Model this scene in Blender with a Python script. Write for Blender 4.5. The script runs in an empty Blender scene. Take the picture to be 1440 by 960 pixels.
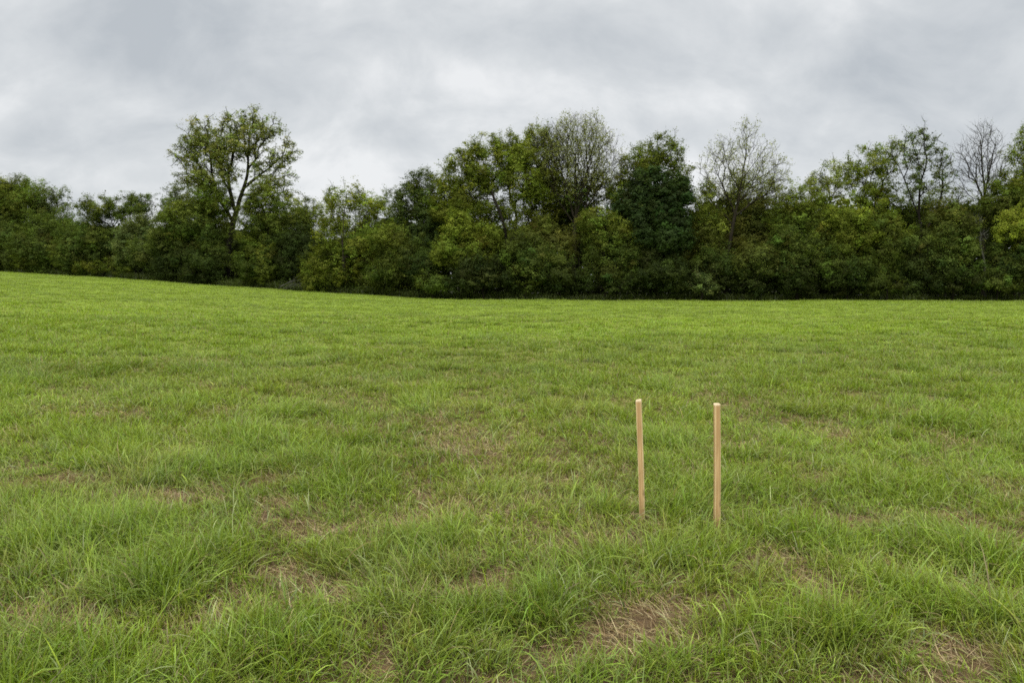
import bpy, math, random
import numpy as np
from mathutils import Vector

rng = np.random.default_rng(11)
random.seed(11)
scene = bpy.context.scene
C = scene.collection
EYE = 1.6
FOC = 1040.0                      # focal length in photo pixels (26 mm on 36 mm, 1440 px wide)
PITCH = math.atan(85 / FOC)

# ------------------------------------------------------------------ helpers
def at(px, py, Y):
    """world point a surveyed bearing/elevation gives at the distance Y in front of the photographer"""
    xc, yc = (px - 720) / FOC, (480 - py) / FOC
    dy = math.cos(PITCH) + yc * math.sin(PITCH)
    dz = -math.sin(PITCH) + yc * math.cos(PITCH)
    return np.array((xc * Y / dy, Y, EYE + dz * Y / dy))

def _h(ix, iy, s):
    n = (ix.astype(np.int64) * 374761393 + iy.astype(np.int64) * 668265263 + s * 982451653) & 0xFFFFFFFF
    n = ((n ^ (n >> 13)) * 1274126177) & 0xFFFFFFFF
    n = ((n ^ (n >> 15)) * 2246822519) & 0xFFFFFFFF
    return ((n ^ (n >> 16)) & 0xFFFF) / 65535.0

def vnoise(x, y, s=0):
    x = np.asarray(x, float); y = np.asarray(y, float)
    ix, iy = np.floor(x), np.floor(y)
    fx, fy = x - ix, y - iy
    fx = fx * fx * fx * (fx * (fx * 6 - 15) + 10); fy = fy * fy * fy * (fy * (fy * 6 - 15) + 10)
    a, b = _h(ix, iy, s), _h(ix + 1, iy, s)
    c, d = _h(ix, iy + 1, s), _h(ix + 1, iy + 1, s)
    return (a * (1 - fx) + b * fx) * (1 - fy) + (c * (1 - fx) + d * fx) * fy

def fbm(x, y, s=0, o=3):
    t = 0; a = .5; n = 0
    for k in range(o):
        t = t + a * vnoise(x * 2 ** k + 17.3 * k, y * 2 ** k - 9.1 * k, s + k * 7); n += a; a *= .5
    return t / n

def sstep(a, b, x):
    t = np.clip((x - a) / (b - a), 0, 1)
    return t * t * (3 - 2 * t)

def ground_z(x, y):
    x = np.asarray(x, float); y = np.asarray(y, float)
    u = -x - 6.0
    z = .05 * np.where(u > 12, u, 3.0 * np.log1p(np.exp(np.clip(u, -60, 12) / 3.0)))
    d = np.hypot(x, y)
    z = z + .16 * (fbm(x / 9, y / 9, 3, 2) - .5) * sstep(8, 24, d)
    z = z + .10 * (vnoise(x / 3.1, y / 2.6, 5) - .5) * sstep(3, 10, d)
    z = z + .05 * (vnoise(x / .8, y / .8, 8) - .5)
    return z

EX = np.array([-160, -62, -29, -7.3, 0, 60, 200.])
EY = np.array([135, 90, 75, 63, 61.5, 61.5, 66.])
def edge_y(x):
    return np.interp(x, EX, EY) + 1.2 * (vnoise(np.asarray(x, float) / 4.0, np.zeros_like(x, dtype=float), 40) - .5)
def edge_px(px):
    return float(np.interp(px, [-160, 0, 320, 600, 720], [98, 90, 75, 63.2, 61.5]))

def build_mesh(name, verts, faces, mats, col=None, parent=None, smooth=True, link=True, mat_idx=None):
    me = bpy.data.meshes.new(name)
    verts = np.ascontiguousarray(verts, np.float32).reshape(-1, 3)
    faces = [np.asarray(f, np.int32) for f in faces if len(f)]
    nl = sum(f.size for f in faces); npoly = sum(len(f) for f in faces)
    me.vertices.add(len(verts)); me.vertices.foreach_set('co', verts.ravel())
    me.loops.add(nl); me.loops.foreach_set('vertex_index', np.concatenate([f.ravel() for f in faces]))
    starts = []; o = 0
    for f in faces:
        starts.append(o + np.arange(len(f), dtype=np.int32) * f.shape[1]); o += f.size
    me.polygons.add(npoly); me.polygons.foreach_set('loop_start', np.concatenate(starts).astype(np.int32))
    if smooth:
        me.polygons.foreach_set('use_smooth', np.ones(npoly, bool))
    if col is not None:
        a = me.color_attributes.new('Col', 'FLOAT_COLOR', 'POINT')
        c = np.ones((len(verts), 4), np.float32); c[:, :3] = col
        a.data.foreach_set('color', c.ravel())
    if mat_idx is not None:
        me.polygons.foreach_set('material_index', np.asarray(mat_idx, np.int32))
    me.update(calc_edges=True)
    for m in (mats if isinstance(mats, (list, tuple)) else [mats]):
        me.materials.append(m)
    ob = bpy.data.objects.new(name, me)
    if link: C.objects.link(ob)
    if parent is not None: ob.parent = parent
    return ob

def tag(o, label, cat, group=None, kind=None):
    if label: o['label'] = label
    if cat: o['category'] = cat
    if group: o['group'] = group
    if kind: o['kind'] = kind
    return o

def empty(name, loc):
    o = bpy.data.objects.new(name, None); C.objects.link(o)
    o.location = loc; o.empty_display_size = .3
    return o

# ------------------------------------------------------------------ materials
def nodes(name):
    m = bpy.data.materials.new(name); m.use_nodes = True
    nt = m.node_tree; nt.nodes.clear()
    return m, nt, nt.nodes, nt.links

def leaf_material(name, trans=.3, gloss=.03, rough=.5, tint=(1.15, 1.15, .7)):
    m, nt, N, L = nodes(name)
    a = N.new('ShaderNodeAttribute'); a.attribute_name = 'Col'
    d = N.new('ShaderNodeBsdfDiffuse'); t = N.new('ShaderNodeBsdfTranslucent')
    g = N.new('ShaderNodeBsdfGlossy'); g.inputs['Roughness'].default_value = rough
    mul = N.new('ShaderNodeMix'); mul.data_type = 'RGBA'; mul.blend_type = 'MULTIPLY'
    mul.inputs['Factor'].default_value = 1
    mul.inputs[7].default_value = (*tint, 1)
    m1 = N.new('ShaderNodeMixShader'); m1.inputs[0].default_value = trans
    m2 = N.new('ShaderNodeMixShader'); m2.inputs[0].default_value = gloss
    o = N.new('ShaderNodeOutputMaterial')
    L.new(a.outputs['Color'], d.inputs['Color']); L.new(a.outputs['Color'], mul.inputs[6])
    L.new(mul.outputs[2], t.inputs['Color'])
    L.new(d.outputs[0], m1.inputs[1]); L.new(t.outputs[0], m1.inputs[2])
    L.new(m1.outputs[0], m2.inputs[1]); L.new(g.outputs[0], m2.inputs[2])
    L.new(m2.outputs[0], o.inputs['Surface'])
    return m

def bark_material(name, c1, c2, scale=6):
    m, nt, N, L = nodes(name)
    tc = N.new('ShaderNodeTexCoord'); n = N.new('ShaderNodeTexNoise')
    mp = N.new('ShaderNodeMapping'); mp.inputs['Scale'].default_value = (1, 1, .25)
    n.inputs['Scale'].default_value = scale; n.inputs['Detail'].default_value = 6
    r = N.new('ShaderNodeValToRGB')
    r.color_ramp.elements[0].position = .35; r.color_ramp.elements[0].color = (*c1, 1)
    r.color_ramp.elements[1].position = .7; r.color_ramp.elements[1].color = (*c2, 1)
    b = N.new('ShaderNodeBump'); b.inputs['Strength'].default_value = .5; b.inputs['Distance'].default_value = .03
    p = N.new('ShaderNodeBsdfPrincipled'); p.inputs['Roughness'].default_value = .9
    p.inputs['Specular IOR Level'].default_value = .05
    o = N.new('ShaderNodeOutputMaterial')
    L.new(tc.outputs['Object'], mp.inputs[0]); L.new(mp.outputs[0], n.inputs['Vector'])
    L.new(n.outputs['Fac'], r.inputs[0]); L.new(r.outputs[0], p.inputs['Base Color'])
    L.new(n.outputs['Fac'], b.inputs['Height']); L.new(b.outputs[0], p.inputs['Normal'])
    L.new(p.outputs[0], o.inputs['Surface'])
    return m

M_LEAF = leaf_material('tree_leaf', .34, .004, .5, (1.15, 1.15, .5))
M_GRASS = leaf_material('grass_blade', .38, .025, .45, (1.1, 1.1, .5))
M_STRAW = leaf_material('dry_blade', .2, .03, .5, (1, .95, .8))
M_BARK = bark_material('dark_bark', (.008, .007, .005), (.021, .018, .012))
M_TWIG = bark_material('grey_brown_bark', (.018, .015, .010), (.040, .034, .022))
M_PALE = bark_material('pale_bark', (.045, .045, .034), (.100, .098, .078))

# ground
def ground_material():
    m, nt, N, L = nodes('field_soil')
    a = N.new('ShaderNodeAttribute'); a.attribute_name = 'Col'
    tc = N.new('ShaderNodeTexCoord'); n = N.new('ShaderNodeTexNoise')
    n.inputs['Scale'].default_value = 14; n.inputs['Detail'].default_value = 8; n.inputs['Roughness'].default_value = .7
    r = N.new('ShaderNodeMapRange'); r.inputs['From Min'].default_value = .3; r.inputs['From Max'].default_value = .7
    r.inputs['To Min'].default_value = .45; r.inputs['To Max'].default_value = 1.5
    mul = N.new('ShaderNodeMix'); mul.data_type = 'RGBA'; mul.blend_type = 'MULTIPLY'; mul.inputs['Factor'].default_value = 1
    b = N.new('ShaderNodeBump'); b.inputs['Strength'].default_value = .8; b.inputs['Distance'].default_value = .02
    p = N.new('ShaderNodeBsdfPrincipled'); p.inputs['Roughness'].default_value = .95; p.inputs['Specular IOR Level'].default_value = .1
    o = N.new('ShaderNodeOutputMaterial')
    L.new(tc.outputs['Object'], n.inputs['Vector']); L.new(n.outputs['Fac'], r.inputs['Value'])
    L.new(a.outputs['Color'], mul.inputs[6]); L.new(r.outputs[0], mul.inputs[7])
    L.new(mul.outputs[2], p.inputs['Base Color'])
    L.new(n.outputs['Fac'], b.inputs['Height']); L.new(b.outputs[0], p.inputs['Normal'])
    L.new(p.outputs[0], o.inputs['Surface'])
    return m

# ------------------------------------------------------------------ where the turf is worn, lush or yellow
def gpt(px, py):
    dz = -math.sin(PITCH) + (480 - py) / FOC * math.cos(PITCH)
    dy = math.cos(PITCH) + (480 - py) / FOC * math.sin(PITCH)
    Y = -EYE * dy / dz
    return (px - 720) / FOC * Y / dy, Y
DRY = [(*gpt(px, py), rx, ry, a) for px, py, rx, ry, a in [
    (660, 838, .38, .22, 1.0), (930, 880, .40, .30, 1.0), (310, 880, .28, .2, 1.0), (105, 885, .34, .2, .9), (850, 905, .35, .18, .8),
    (1160, 935, .35, .2, .9), (1385, 925, .4, .2, .9), (560, 905, .25, .18, .8), (430, 805, .25, .2, .7), (400, 682, .35, .25, .8),
    (105, 690, .3, .3, .9), (230, 715, .5, .35, .5), (620, 636, .28, .28, .7), (560, 600, .35, .35, .45), (1180, 610, .3, .45, .9),
    (1175, 678, .35, .25, .9), (1350, 735, .2, .25, .9), (1390, 770, .15, .15, .9), (1095, 795, .22, .12, .9), (1200, 850, .25, .15, .7),
    (860, 690, .3, .3, .7), (700, 665, .3, .2, .4), (300, 585, .4, .5, .5), (560, 740, .3, .25, .5), (30, 760, .3, .15, .6), (1395, 685, .3, .25, .7),
    (820, 770, .25, .2, .6), (480, 850, .2, .16, .5), (1030, 870, .3, .15, .7), (730, 605, .3, .4, .5), (1230, 745, .35, .2, .5), (650, 930, .3, .12, .7)]]
LUSH = [(*gpt(px, py), r, a) for px, py, r, a in [
    (765, 872, .20, 1.0), (200, 850, .24, 1.0), (290, 800, .3, .7), (1290, 850, .3, .8), (1180, 905, .28, .8), (1350, 790, .3, .7), (960, 730, .25, .9),
    (640, 890, .22, .7), (370, 925, .3, .8), (60, 930, .2, .9), (1050, 900, .25, .6), (940, 800, .35, .7), (350, 625, .6, .8), (700, 700, .3, .5),
    (850, 730, .25, .6), (1130, 770, .3, .6), (540, 790, .25, .6), (150, 770, .4, .6), (1020, 700, .3, .7), (1400, 880, .25, .8), (860, 830, .2, .5),
    (480, 690, .4, .5), (470, 800, .2, .6), (1240, 690, .4, .6), (280, 575, .6, .6), (90, 620, .5, .5), (640, 940, .2, .6), (1110, 935, .22, .6)]]

def dry_at(x, y):
    n = fbm(x / .75, y / .75, 21, 3)
    d = .38 * sstep(.56, .74, n) * sstep(20, 6, y)
    d = d + .6 * sstep(.62, .8, fbm(x / .26, y / .24, 24, 2)) * sstep(16, 4, y)
    d = d + .12 * sstep(.55, .75, fbm(x / 2.5, y / 2.5, 27, 2)) * sstep(40, 10, y)
    for cx, cy, rx, ry, a in DRY:
        q = ((x - cx) / (.68 * rx)) ** 2 + ((y - cy) / (.70 * ry)) ** 2
        d = np.maximum(d, a * 1.35 * np.exp(-q * .9))
    d = d * (.55 + .9 * vnoise(x / .13, y / .13, 31))
    for cx, cy, r, a in LUSH:
        d = d * (1 - .9 * a * np.exp(-((x - cx) ** 2 + (y - cy) ** 2) / (r * r)))
    return np.clip(d, 0, 1)

def lush_at(x, y):
    d = .5 * sstep(.5, .75, fbm(x / .55, y / .55, 51, 2))
    for cx, cy, r, a in LUSH:
        d = np.maximum(d, a * np.exp(-((x - cx) ** 2 + (y - cy) ** 2) / (r * r)))
    return d

# ------------------------------------------------------------------ the field
def make_field():
    na = 900
    ang = np.linspace(0, 2 * math.pi, na, endpoint=False)
    rad = np.concatenate([[.05], np.geomspace(.6, 1500, 420)])
    R, A = np.meshgrid(rad, ang, indexing='ij')
    x, y = R * np.sin(A), R * np.cos(A)
    far = sstep(120, 260, R)
    z = ground_z(x, y) * (1 - far) + far * np.minimum(ground_z(x, y), 3.0)
    v = np.stack([x, y, z], -1).reshape(-1, 3)
    nr = len(rad)
    i = np.arange(nr - 1)[:, None]; j = np.arange(na)[None]; j2 = (j + 1) % na
    f = np.stack([i * na + j, i * na + j2, (i + 1) * na + j2, (i + 1) * na + j], -1).reshape(-1, 4)
    dist = np.hypot(x, y)
    g = sstep(5, 24, dist)[..., None]
    soil = np.array((.098, .064, .032)); green = np.array((.14, .19, .018))
    col = soil * (1 - g) + green * g
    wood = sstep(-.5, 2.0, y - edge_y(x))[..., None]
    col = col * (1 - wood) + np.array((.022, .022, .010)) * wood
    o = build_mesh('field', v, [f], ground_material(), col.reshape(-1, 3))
    tag(o, 'wide green grass field sloping gently up to the left', 'field', kind='structure')
make_field()

# ------------------------------------------------------------------ grass blades
def blades(px, py, L, W, phi, th0, th1, S, twist, zoff=0.0):
    """curved tapering blades; returns verts (n,2S+1,3) and S faces each"""
    n = len(px)
    s = np.linspace(0, 1, S + 1)
    mid = (s[1:] + s[:-1]) / 2
    th = th0[:, None] + (th1 - th0)[:, None] * mid[None] ** 1.2
    step = (L / S)[:, None]
    dr = np.cumsum(np.sin(th) * step, 1); dz = np.cumsum(np.cos(th) * step, 1)
    dr = np.concatenate([np.zeros((n, 1)), dr], 1); dz = np.concatenate([np.zeros((n, 1)), dz], 1)
    z0 = ground_z(px, py) + zoff
    P = np.stack([px[:, None] + dr * np.cos(phi)[:, None], py[:, None] + dr * np.sin(phi)[:, None], z0[:, None] + np.maximum(dz, .004)], -1)
    thn = np.concatenate([th, th[:, -1:]], 1)
    b = np.stack([-np.sin(phi), np.cos(phi), np.zeros(n)], -1)[:, None]
    nn = np.stack([-np.cos(thn) * np.cos(phi)[:, None], -np.cos(thn) * np.sin(phi)[:, None], np.sin(thn)], -1)
    tw = twist[:, None, None]
    side = b * np.cos(tw) + nn * np.sin(tw)
    prof = (1 - s ** 1.7) * (.75 + .5 * s)
    w = (W[:, None] * prof[None])[..., None] * .5
    lo = P - side * w; hi = P + side * w
    V = np.empty((n, 2 * S + 1, 3))
    V[:, 0:2 * S:2] = lo[:, :S]; V[:, 1:2 * S:2] = hi[:, :S]; V[:, 2 * S] = P[:, S]
    base = (np.arange(n) * (2 * S + 1))[:, None]
    quads = [base + np.array([2 * k, 2 * k + 1, 2 * k + 3, 2 * k + 2]) for k in range(S - 1)]
    tris = base + np.array([2 * S - 2, 2 * S - 1, 2 * S])
    return V, (np.concatenate(quads) if quads else np.zeros((0, 4), int)), tris, s

def sample_ground(y0, y1, dens, margin=1.6):
    """roots scattered over the wedge of field in front of the photographer"""
    ys = np.linspace(y0, y1, 600)
    wid = 2 * (.70 * ys + margin)
    rate = dens(ys) * wid
    cdf = np.concatenate([[0], np.cumsum((rate[1:] + rate[:-1]) / 2 * np.diff(ys))])
    n = int(cdf[-1])
    Y = np.interp(rng.random(n) * cdf[-1], cdf, ys)
    X = (rng.random(n) * 2 - 1) * (.70 * Y + margin)
    return X, Y

def make_grass():
    Vs, Qs, Ts, Cs = [], [], [], []
    off = 0
    def add(px, py, L, W, phi, th0, th1, S, twist, col, zoff=0.0):
        nonlocal off
        if not len(px): return
        V, q, t, s = blades(px, py, L, W, phi, th0, th1, S, twist, zoff)
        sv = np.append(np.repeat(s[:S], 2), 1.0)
        foot_shade = (.30 + .98 * sv)[None, :, None]  # shade between the blades painted in: dark at the foot, lighter upwards
        c = col[:, None, :] * foot_shade
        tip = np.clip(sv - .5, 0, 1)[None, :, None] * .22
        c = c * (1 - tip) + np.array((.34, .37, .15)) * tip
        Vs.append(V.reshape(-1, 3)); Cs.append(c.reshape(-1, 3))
        Qs.append(q + off); Ts.append(t + off); off += V.shape[0] * V.shape[1]

    # tufts first, then the blades of each tuft, so that the sward is clumped
    per = 14
    def dens(y): return 6400 / per * (5 / np.maximum(y, 5.0)) ** 1.5
    tx, ty = sample_ground(2.0, 92, dens)
    keep = ty < edge_y(tx) + 1.0
    tx, ty = tx[keep], ty[keep]
    dry = dry_at(tx, ty)
    keep = rng.random(len(tx)) > .84 * dry
    tx, ty, dry = tx[keep], ty[keep], dry[keep]
    lush = lush_at(tx, ty)
    nt_ = len(tx)
    cnt = rng.poisson(per * (.75 + .9 * lush))
    idx = np.repeat(np.arange(nt_), cnt)
    n = len(idx)
    lod = np.maximum(ty, 5.0) / 5.0
    trad = (.035 + .05 * rng.random(nt_)) * lod ** .55
    ta = rng.random(n) * 2 * math.pi; tr = np.sqrt(rng.random(n))
    X = tx[idx] + np.cos(ta) * tr * trad[idx]; Y = ty[idx] + np.sin(ta) * tr * trad[idx]
    flow = 2 * math.pi * 1.3 * fbm(tx / 1.3, ty / 1.3, 61, 2)[idx]
    k = rng.random(n)
    phi = np.where(k < .45, ta + rng.normal(0, .5, n), np.where(k < .8, flow + rng.normal(0, .7, n), rng.random(n) * 6.283))
    hgt = (.035 + .068 * fbm(tx / .45, ty / .45, 71, 2) + .115 * lush) * (1 - .45 * dry) * np.exp(rng.normal(0, .18, nt_))
    for sx, sy in (gpt(903, 737), gpt(1008, 749)):
        q = ((tx - sx) / .13) ** 2 + ((ty - sy + .08) / .20) ** 2
        hgt = hgt * (1 - .62 * np.exp(-q * q))
    hgt = hgt * (1 - .22 * sstep(8, 30, ty))
    L = hgt[idx] * np.exp(rng.normal(0, .28, n)) * 1.25
    W = .0045 * np.maximum(Y, 4.5) ** .62 / 4.5 ** .62 * np.exp(rng.normal(0, .36, n))
    th0 = np.abs(rng.normal(.34, .28, n)) * (.6 + .8 * tr)
    th1 = th0 + np.abs(rng.normal(1.0, .6, n))
    th1 = np.minimum(th1, 2.2)
    tw = rng.normal(0, .5, n)
    # colour: mid green, yellower in places, blue-green in lush tufts
    g1 = np.array((.172, .248, .022)); g2 = np.array((.235, .303, .030)); g3 = np.array((.122, .196, .026)); gd = np.array((.31, .265, .08))
    m = np.clip(.55 * fbm(tx / 1.7, ty / 1.7, 81, 3) * 1.6 - .25 + rng.normal(0, .16, nt_) + .25 * sstep(10, 40, ty), 0, 1)[:, None]
    ct = g1 * (1 - m) + g2 * m
    ll = (np.clip(lush * 1.1 - .2, 0, 1) * .6)[:, None]
    ct = ct * (1 - ll) + g3 * ll
    dd = (.55 * dry)[:, None]
    ct = ct * (1 - dd) + gd * dd
    big = (.62 + .46 * fbm(tx / 5.5, ty / 4.0, 87, 3) + .30 * fbm(tx / 1.1, ty / .9, 88, 2))[:, None]
    big = big * (1 + .30 * (fbm(tx / 12, ty / 1.8, 97, 3) - .5) * sstep(10, 25, ty))[:, None]
    ct = ct * big * (1 + .12 * sstep(8, 30, ty))[:, None]
    col = 1.16 * ct[idx] * np.exp(rng.normal(0, .25, n))[:, None] * np.exp(rng.normal(0, .05, (n, 3)))
    stale = rng.random(n) < .07
    col[stale] = np.array((.25, .20, .085)) * np.exp(rng.normal(0, .25, (stale.sum(), 1)))
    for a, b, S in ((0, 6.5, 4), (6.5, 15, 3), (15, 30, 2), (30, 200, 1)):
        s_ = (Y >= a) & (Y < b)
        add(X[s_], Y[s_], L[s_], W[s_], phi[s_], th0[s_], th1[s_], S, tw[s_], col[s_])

    # long pale broad blades that stand or flop over the sward in the foreground
    def dl(y): return 60 * (5 / np.maximum(y, 5.0)) ** 1.3
    lx, ly = sample_ground(2.0, 22, dl)
    w = lush_at(lx, ly)
    kk = rng.random(len(lx)) < .45 + .55 * w
    lx, ly = lx[kk], ly[kk]
    idx = np.repeat(np.arange(len(lx)), rng.integers(1, 6, len(lx)))
    n = len(idx)
    X = lx[idx] + rng.normal(0, .03, n); Y = ly[idx] + rng.normal(0, .03, n)
    L = rng.uniform(.09, .24, n); W = rng.uniform(.0042, .0085, n)
    th0 = np.abs(rng.normal(.3, .25, n)); th1 = th0 + rng.uniform(.6, 1.7, n)
    c = np.array((.17, .24, .045)) * np.exp(rng.normal(0, .22, (n, 1)))
    pale = rng.random(n) < .38
    c[pale] = np.array((.36, .40, .17)) * np.exp(rng.normal(0, .15, (pale.sum(), 1)))
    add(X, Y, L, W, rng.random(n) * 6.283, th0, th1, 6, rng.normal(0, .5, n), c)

    # rank uncut growth along the foot of the trees
    ex = rng.uniform(-95, 62, 60000)
    ey = edge_y(ex) + np.abs(rng.normal(0, 1.1, len(ex))) - .2
    n = len(ex)
    c = np.array((.070, .098, .015)) * np.exp(rng.normal(0, .3, (n, 1)))
    pale = rng.random(n) < .2; c[pale] = np.array((.135, .155, .045))
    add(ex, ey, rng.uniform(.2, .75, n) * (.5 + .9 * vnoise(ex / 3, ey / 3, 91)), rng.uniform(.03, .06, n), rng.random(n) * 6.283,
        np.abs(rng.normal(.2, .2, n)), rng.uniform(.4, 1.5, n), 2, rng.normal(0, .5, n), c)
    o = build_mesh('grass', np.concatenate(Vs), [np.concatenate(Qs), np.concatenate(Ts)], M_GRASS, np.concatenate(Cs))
    tag(o, 'tufted green pasture grass covering the whole field', 'grass', kind='stuff')

def make_straw():
    def dens(y): return 3800 * (5 / np.maximum(y, 5.0)) ** 1.9
    x, y = sample_ground(2.0, 34, dens)
    d = dry_at(x, y)
    k = rng.random(len(x)) < .16 + .84 * d
    x, y, d = x[k], y[k], d[k]
    n = len(x)
    lod = np.maximum(y, 5) / 5
    L = rng.uniform(.04, .13, n); W = rng.uniform(.0020, .0046, n) * lod ** .8
    th0 = np.clip(rng.normal(1.15, .3, n), .2, 1.5); th1 = np.clip(th0 + rng.normal(.25, .35, n), .3, 1.75)
    flow = 2 * math.pi * fbm(x / .5, y / .5, 66, 2)
    phi = flow + rng.normal(0, 1.0, n)
    pal = np.array([(.32, .235, .105), (.22, .14, .062), (.42, .35, .18), (.13, .085, .04), (.30, .26, .10)])
    c = pal[rng.choice(5, n, p=[.32, .24, .14, .16, .14])] * np.exp(rng.normal(0, .2, (n, 1)))
    V, q, t, s = blades(x, y, L, W, phi, th0, th1, 2, rng.normal(0, .6, n), .006)
    cc = np.repeat(c[:, None], V.shape[1], 1)
    o = build_mesh('dry_grass', V.reshape(-1, 3), [q, t], M_STRAW, cc.reshape(-1, 3))
    tag(o, 'brown dead grass and thatch lying in worn patches among the green', 'dry grass', kind='stuff')
make_grass()
make_straw()

# ------------------------------------------------------------------ trees
def resample(path, step):
    out = [path[0]]
    for a, b in zip(path[:-1], path[1:]):
        n = max(1, int(np.linalg.norm(b - a) / step + .5))
        for k in range(1, n + 1): out.append(a + (b - a) * k / n)
    return np.array(out)

def grow(paths, att, step, r, bf=.35, bend=.8, wob=.05, lift=.05):
    """join every attractor point to the nearest suitable limb, nearest to the root first, by a curved twig"""
    cap = 40000
    P = np.zeros((cap, 3)); D = np.zeros((cap, 3)); ln = np.zeros(cap); par = np.full(cap, -1, int); n = 0
    for k, p in enumerate(paths):
        q = resample(np.asarray(p, float), step)
        if len(q) > 4:
            q[1:-1] += r.normal(0, .035, q[1:-1].shape)
            q[1:-1] = (q[:-2] + 2 * q[1:-1] + q[2:]) / 4
        if k == 0: prev = -1; st = 0
        else: prev = int(np.argmin(np.linalg.norm(P[:n] - q[0], axis=1))); st = 1
        for i in range(st, len(q)):
            d = q[i] - (P[prev] if prev >= 0 else q[i] - np.array((0, 0, 1.)))
            L = np.linalg.norm(d)
            P[n] = q[i]; D[n] = d / (L + 1e-9); ln[n] = (ln[prev] + L) if prev >= 0 else 0; par[n] = prev; prev = n; n += 1
    first = max(2, int(.35 * len(resample(np.asarray(paths[0], float), step))))
    A = np.asarray(att, float)
    A = A[np.argsort(np.linalg.norm(A - P[first], axis=1) + r.normal(0, .3, len(A)))]
    for a in A:
        if n > cap - 60: break
        v = a - P[first:n]; d = np.linalg.norm(v, axis=1)
        cs = (v * D[first:n]).sum(1) / (d + 1e-9)
        j = first + int(np.argmin(d * (1 + bend * (1 - cs)) + bf * ln[first:n]))
        L = float(np.linalg.norm(a - P[j]))
        if L < .12: continue
        m = max(1, int(L / step + .5))
        c = P[j] + D[j] * L * .42 + np.array((0, 0, lift * L))
        prev = j; p0 = P[j].copy()
        for k in range(1, m + 1):
            t = k / m
            q = (1 - t) ** 2 * p0 + 2 * t * (1 - t) * c + t * t * a
            if k < m: q = q + r.normal(0, wob, 3)
            e = q - P[prev]; le = np.linalg.norm(e)
            P[n] = q; D[n] = e / (le + 1e-9); ln[n] = ln[prev] + le; par[n] = prev; prev = n; n += 1
    return P[:n].copy(), par[:n].copy(), D[:n].copy()

def radii(par, r0, e, rmax):
    n = len(par); acc = np.zeros(n); leaf = np.ones(n, bool)
    leaf[par[par >= 0]] = False
    acc[leaf] = r0 ** e
    for i in range(n - 1, -1, -1):
        if par[i] >= 0: acc[par[i]] += acc[i]
    return np.minimum(acc ** (1 / e), rmax), leaf

def tubes(P, par, R, k=5):
    par = np.asarray(par)
    n = len(P)
    d = np.zeros_like(P); h = par >= 0
    d[h] = P[h] - P[par[h]]; d[~h] = (0, 0, 1)
    d /= np.linalg.norm(d, axis=1, keepdims=True) + 1e-9
    ref = np.where(np.abs(d[:, 1:2]) > .9, np.array([[1., 0, 0]]), np.array([[0., 1, 0]]))
    a = np.cross(d, ref); a /= np.linalg.norm(a, axis=1, keepdims=True) + 1e-9
    b = np.cross(d, a)
    t = np.arange(k) * 2 * math.pi / k
    ring = P[:, None] + R[:, None, None] * (a[:, None] * np.cos(t)[None, :, None] + b[:, None] * np.sin(t)[None, :, None])
    # a second ring at the foot of each segment so that child limbs start at their own thickness
    c = np.nonzero(h)[0]
    foot = P[par[c]][:, None] + np.minimum(R[par[c]], R[c] * 1.25)[:, None, None] * (a[c][:, None] * np.cos(t)[None, :, None] + b[c][:, None] * np.sin(t)[None, :, None])
    V = np.concatenate([ring.reshape(-1, 3), foot.reshape(-1, 3)])
    j = np.arange(k); j2 = (j + 1) % k
    fo = n * k + np.arange(len(c)) * k
    F = np.stack([fo[:, None] + j, fo[:, None] + j2, c[:, None] * k + j2, c[:, None] * k + j], -1).reshape(-1, 4)
    return V, F

def twigs(P, D, sel, r, per, ln, w, up=.25):
    """fine end twigs: thin three-sided spikes"""
    ids = np.repeat(sel, per)
    n = len(ids)
    d = D[ids] * .8 + r.normal(0, .55, (n, 3)) + np.array((0, 0, up))
    d /= np.linalg.norm(d, axis=1, keepdims=True)
    L = ln * np.exp(r.normal(0, .35, n))[:, None]
    a = np.cross(d, r.normal(0, 1, (n, 3))); a /= np.linalg.norm(a, axis=1, keepdims=True)
    b = np.cross(d, a)
    p0 = P[ids]
    v = np.stack([p0 + a * w, p0 - a * w * .5 + b * w * .87, p0 - a * w * .5 - b * w * .87, p0 + d * L], 1)
    o = (np.arange(n) * 4)[:, None]
    f = np.concatenate([o + np.array(q) for q in ((0, 1, 3), (1, 2, 3), (2, 0, 3))])
    return v.reshape(-1, 3), f, p0 + d * L * .7

def leaf_cards(pos, size, col, r, upb=.5, out=None):
    n = len(pos)
    nrm = r.normal(0, 1, (n, 3)) + np.array((0, 0, upb))
    if out is not None: nrm = r.normal(0, .34, (n, 3)) + out + np.array((0, 0, .35))
    nrm /= np.linalg.norm(nrm, axis=1, keepdims=True)
    a = np.cross(nrm, r.normal(0, 1, (n, 3))); a /= np.linalg.norm(a, axis=1, keepdims=True) + 1e-9
    b = np.cross(nrm, a)
    L = (size * np.exp(r.normal(0, .28, n)))[:, None] * .5
    W = L * r.uniform(.45, .75, n)[:, None]
    V = np.stack([pos - a * L, pos + b * W - a * L * .1 - nrm * W * .25, pos + a * L, pos - b * W - a * L * .1 - nrm * W * .25], 1)
    F = np.arange(n * 4).reshape(n, 4)
    return V.reshape(-1, 3), F, np.repeat(col, 4, 0)

PAL = {
    'olive':  (.106, .132, .0165), 'dark':   (.066, .090, .0150), 'shade': (.034, .048, .0100), 'blue': (.038, .062, .015),  # 'shade' puts the gloom at the wood's foot into the leaf colour
    'yellow': (.142, .172, .020), 'bright': (.195, .225, .026), 'grey':  (.098, .126, .034), 'light': (.185, .212, .048),
    'brown':  (.094, .106, .019), 'pale':   (.215, .232, .065), 'mid': (.080, .110, .017)}

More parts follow.
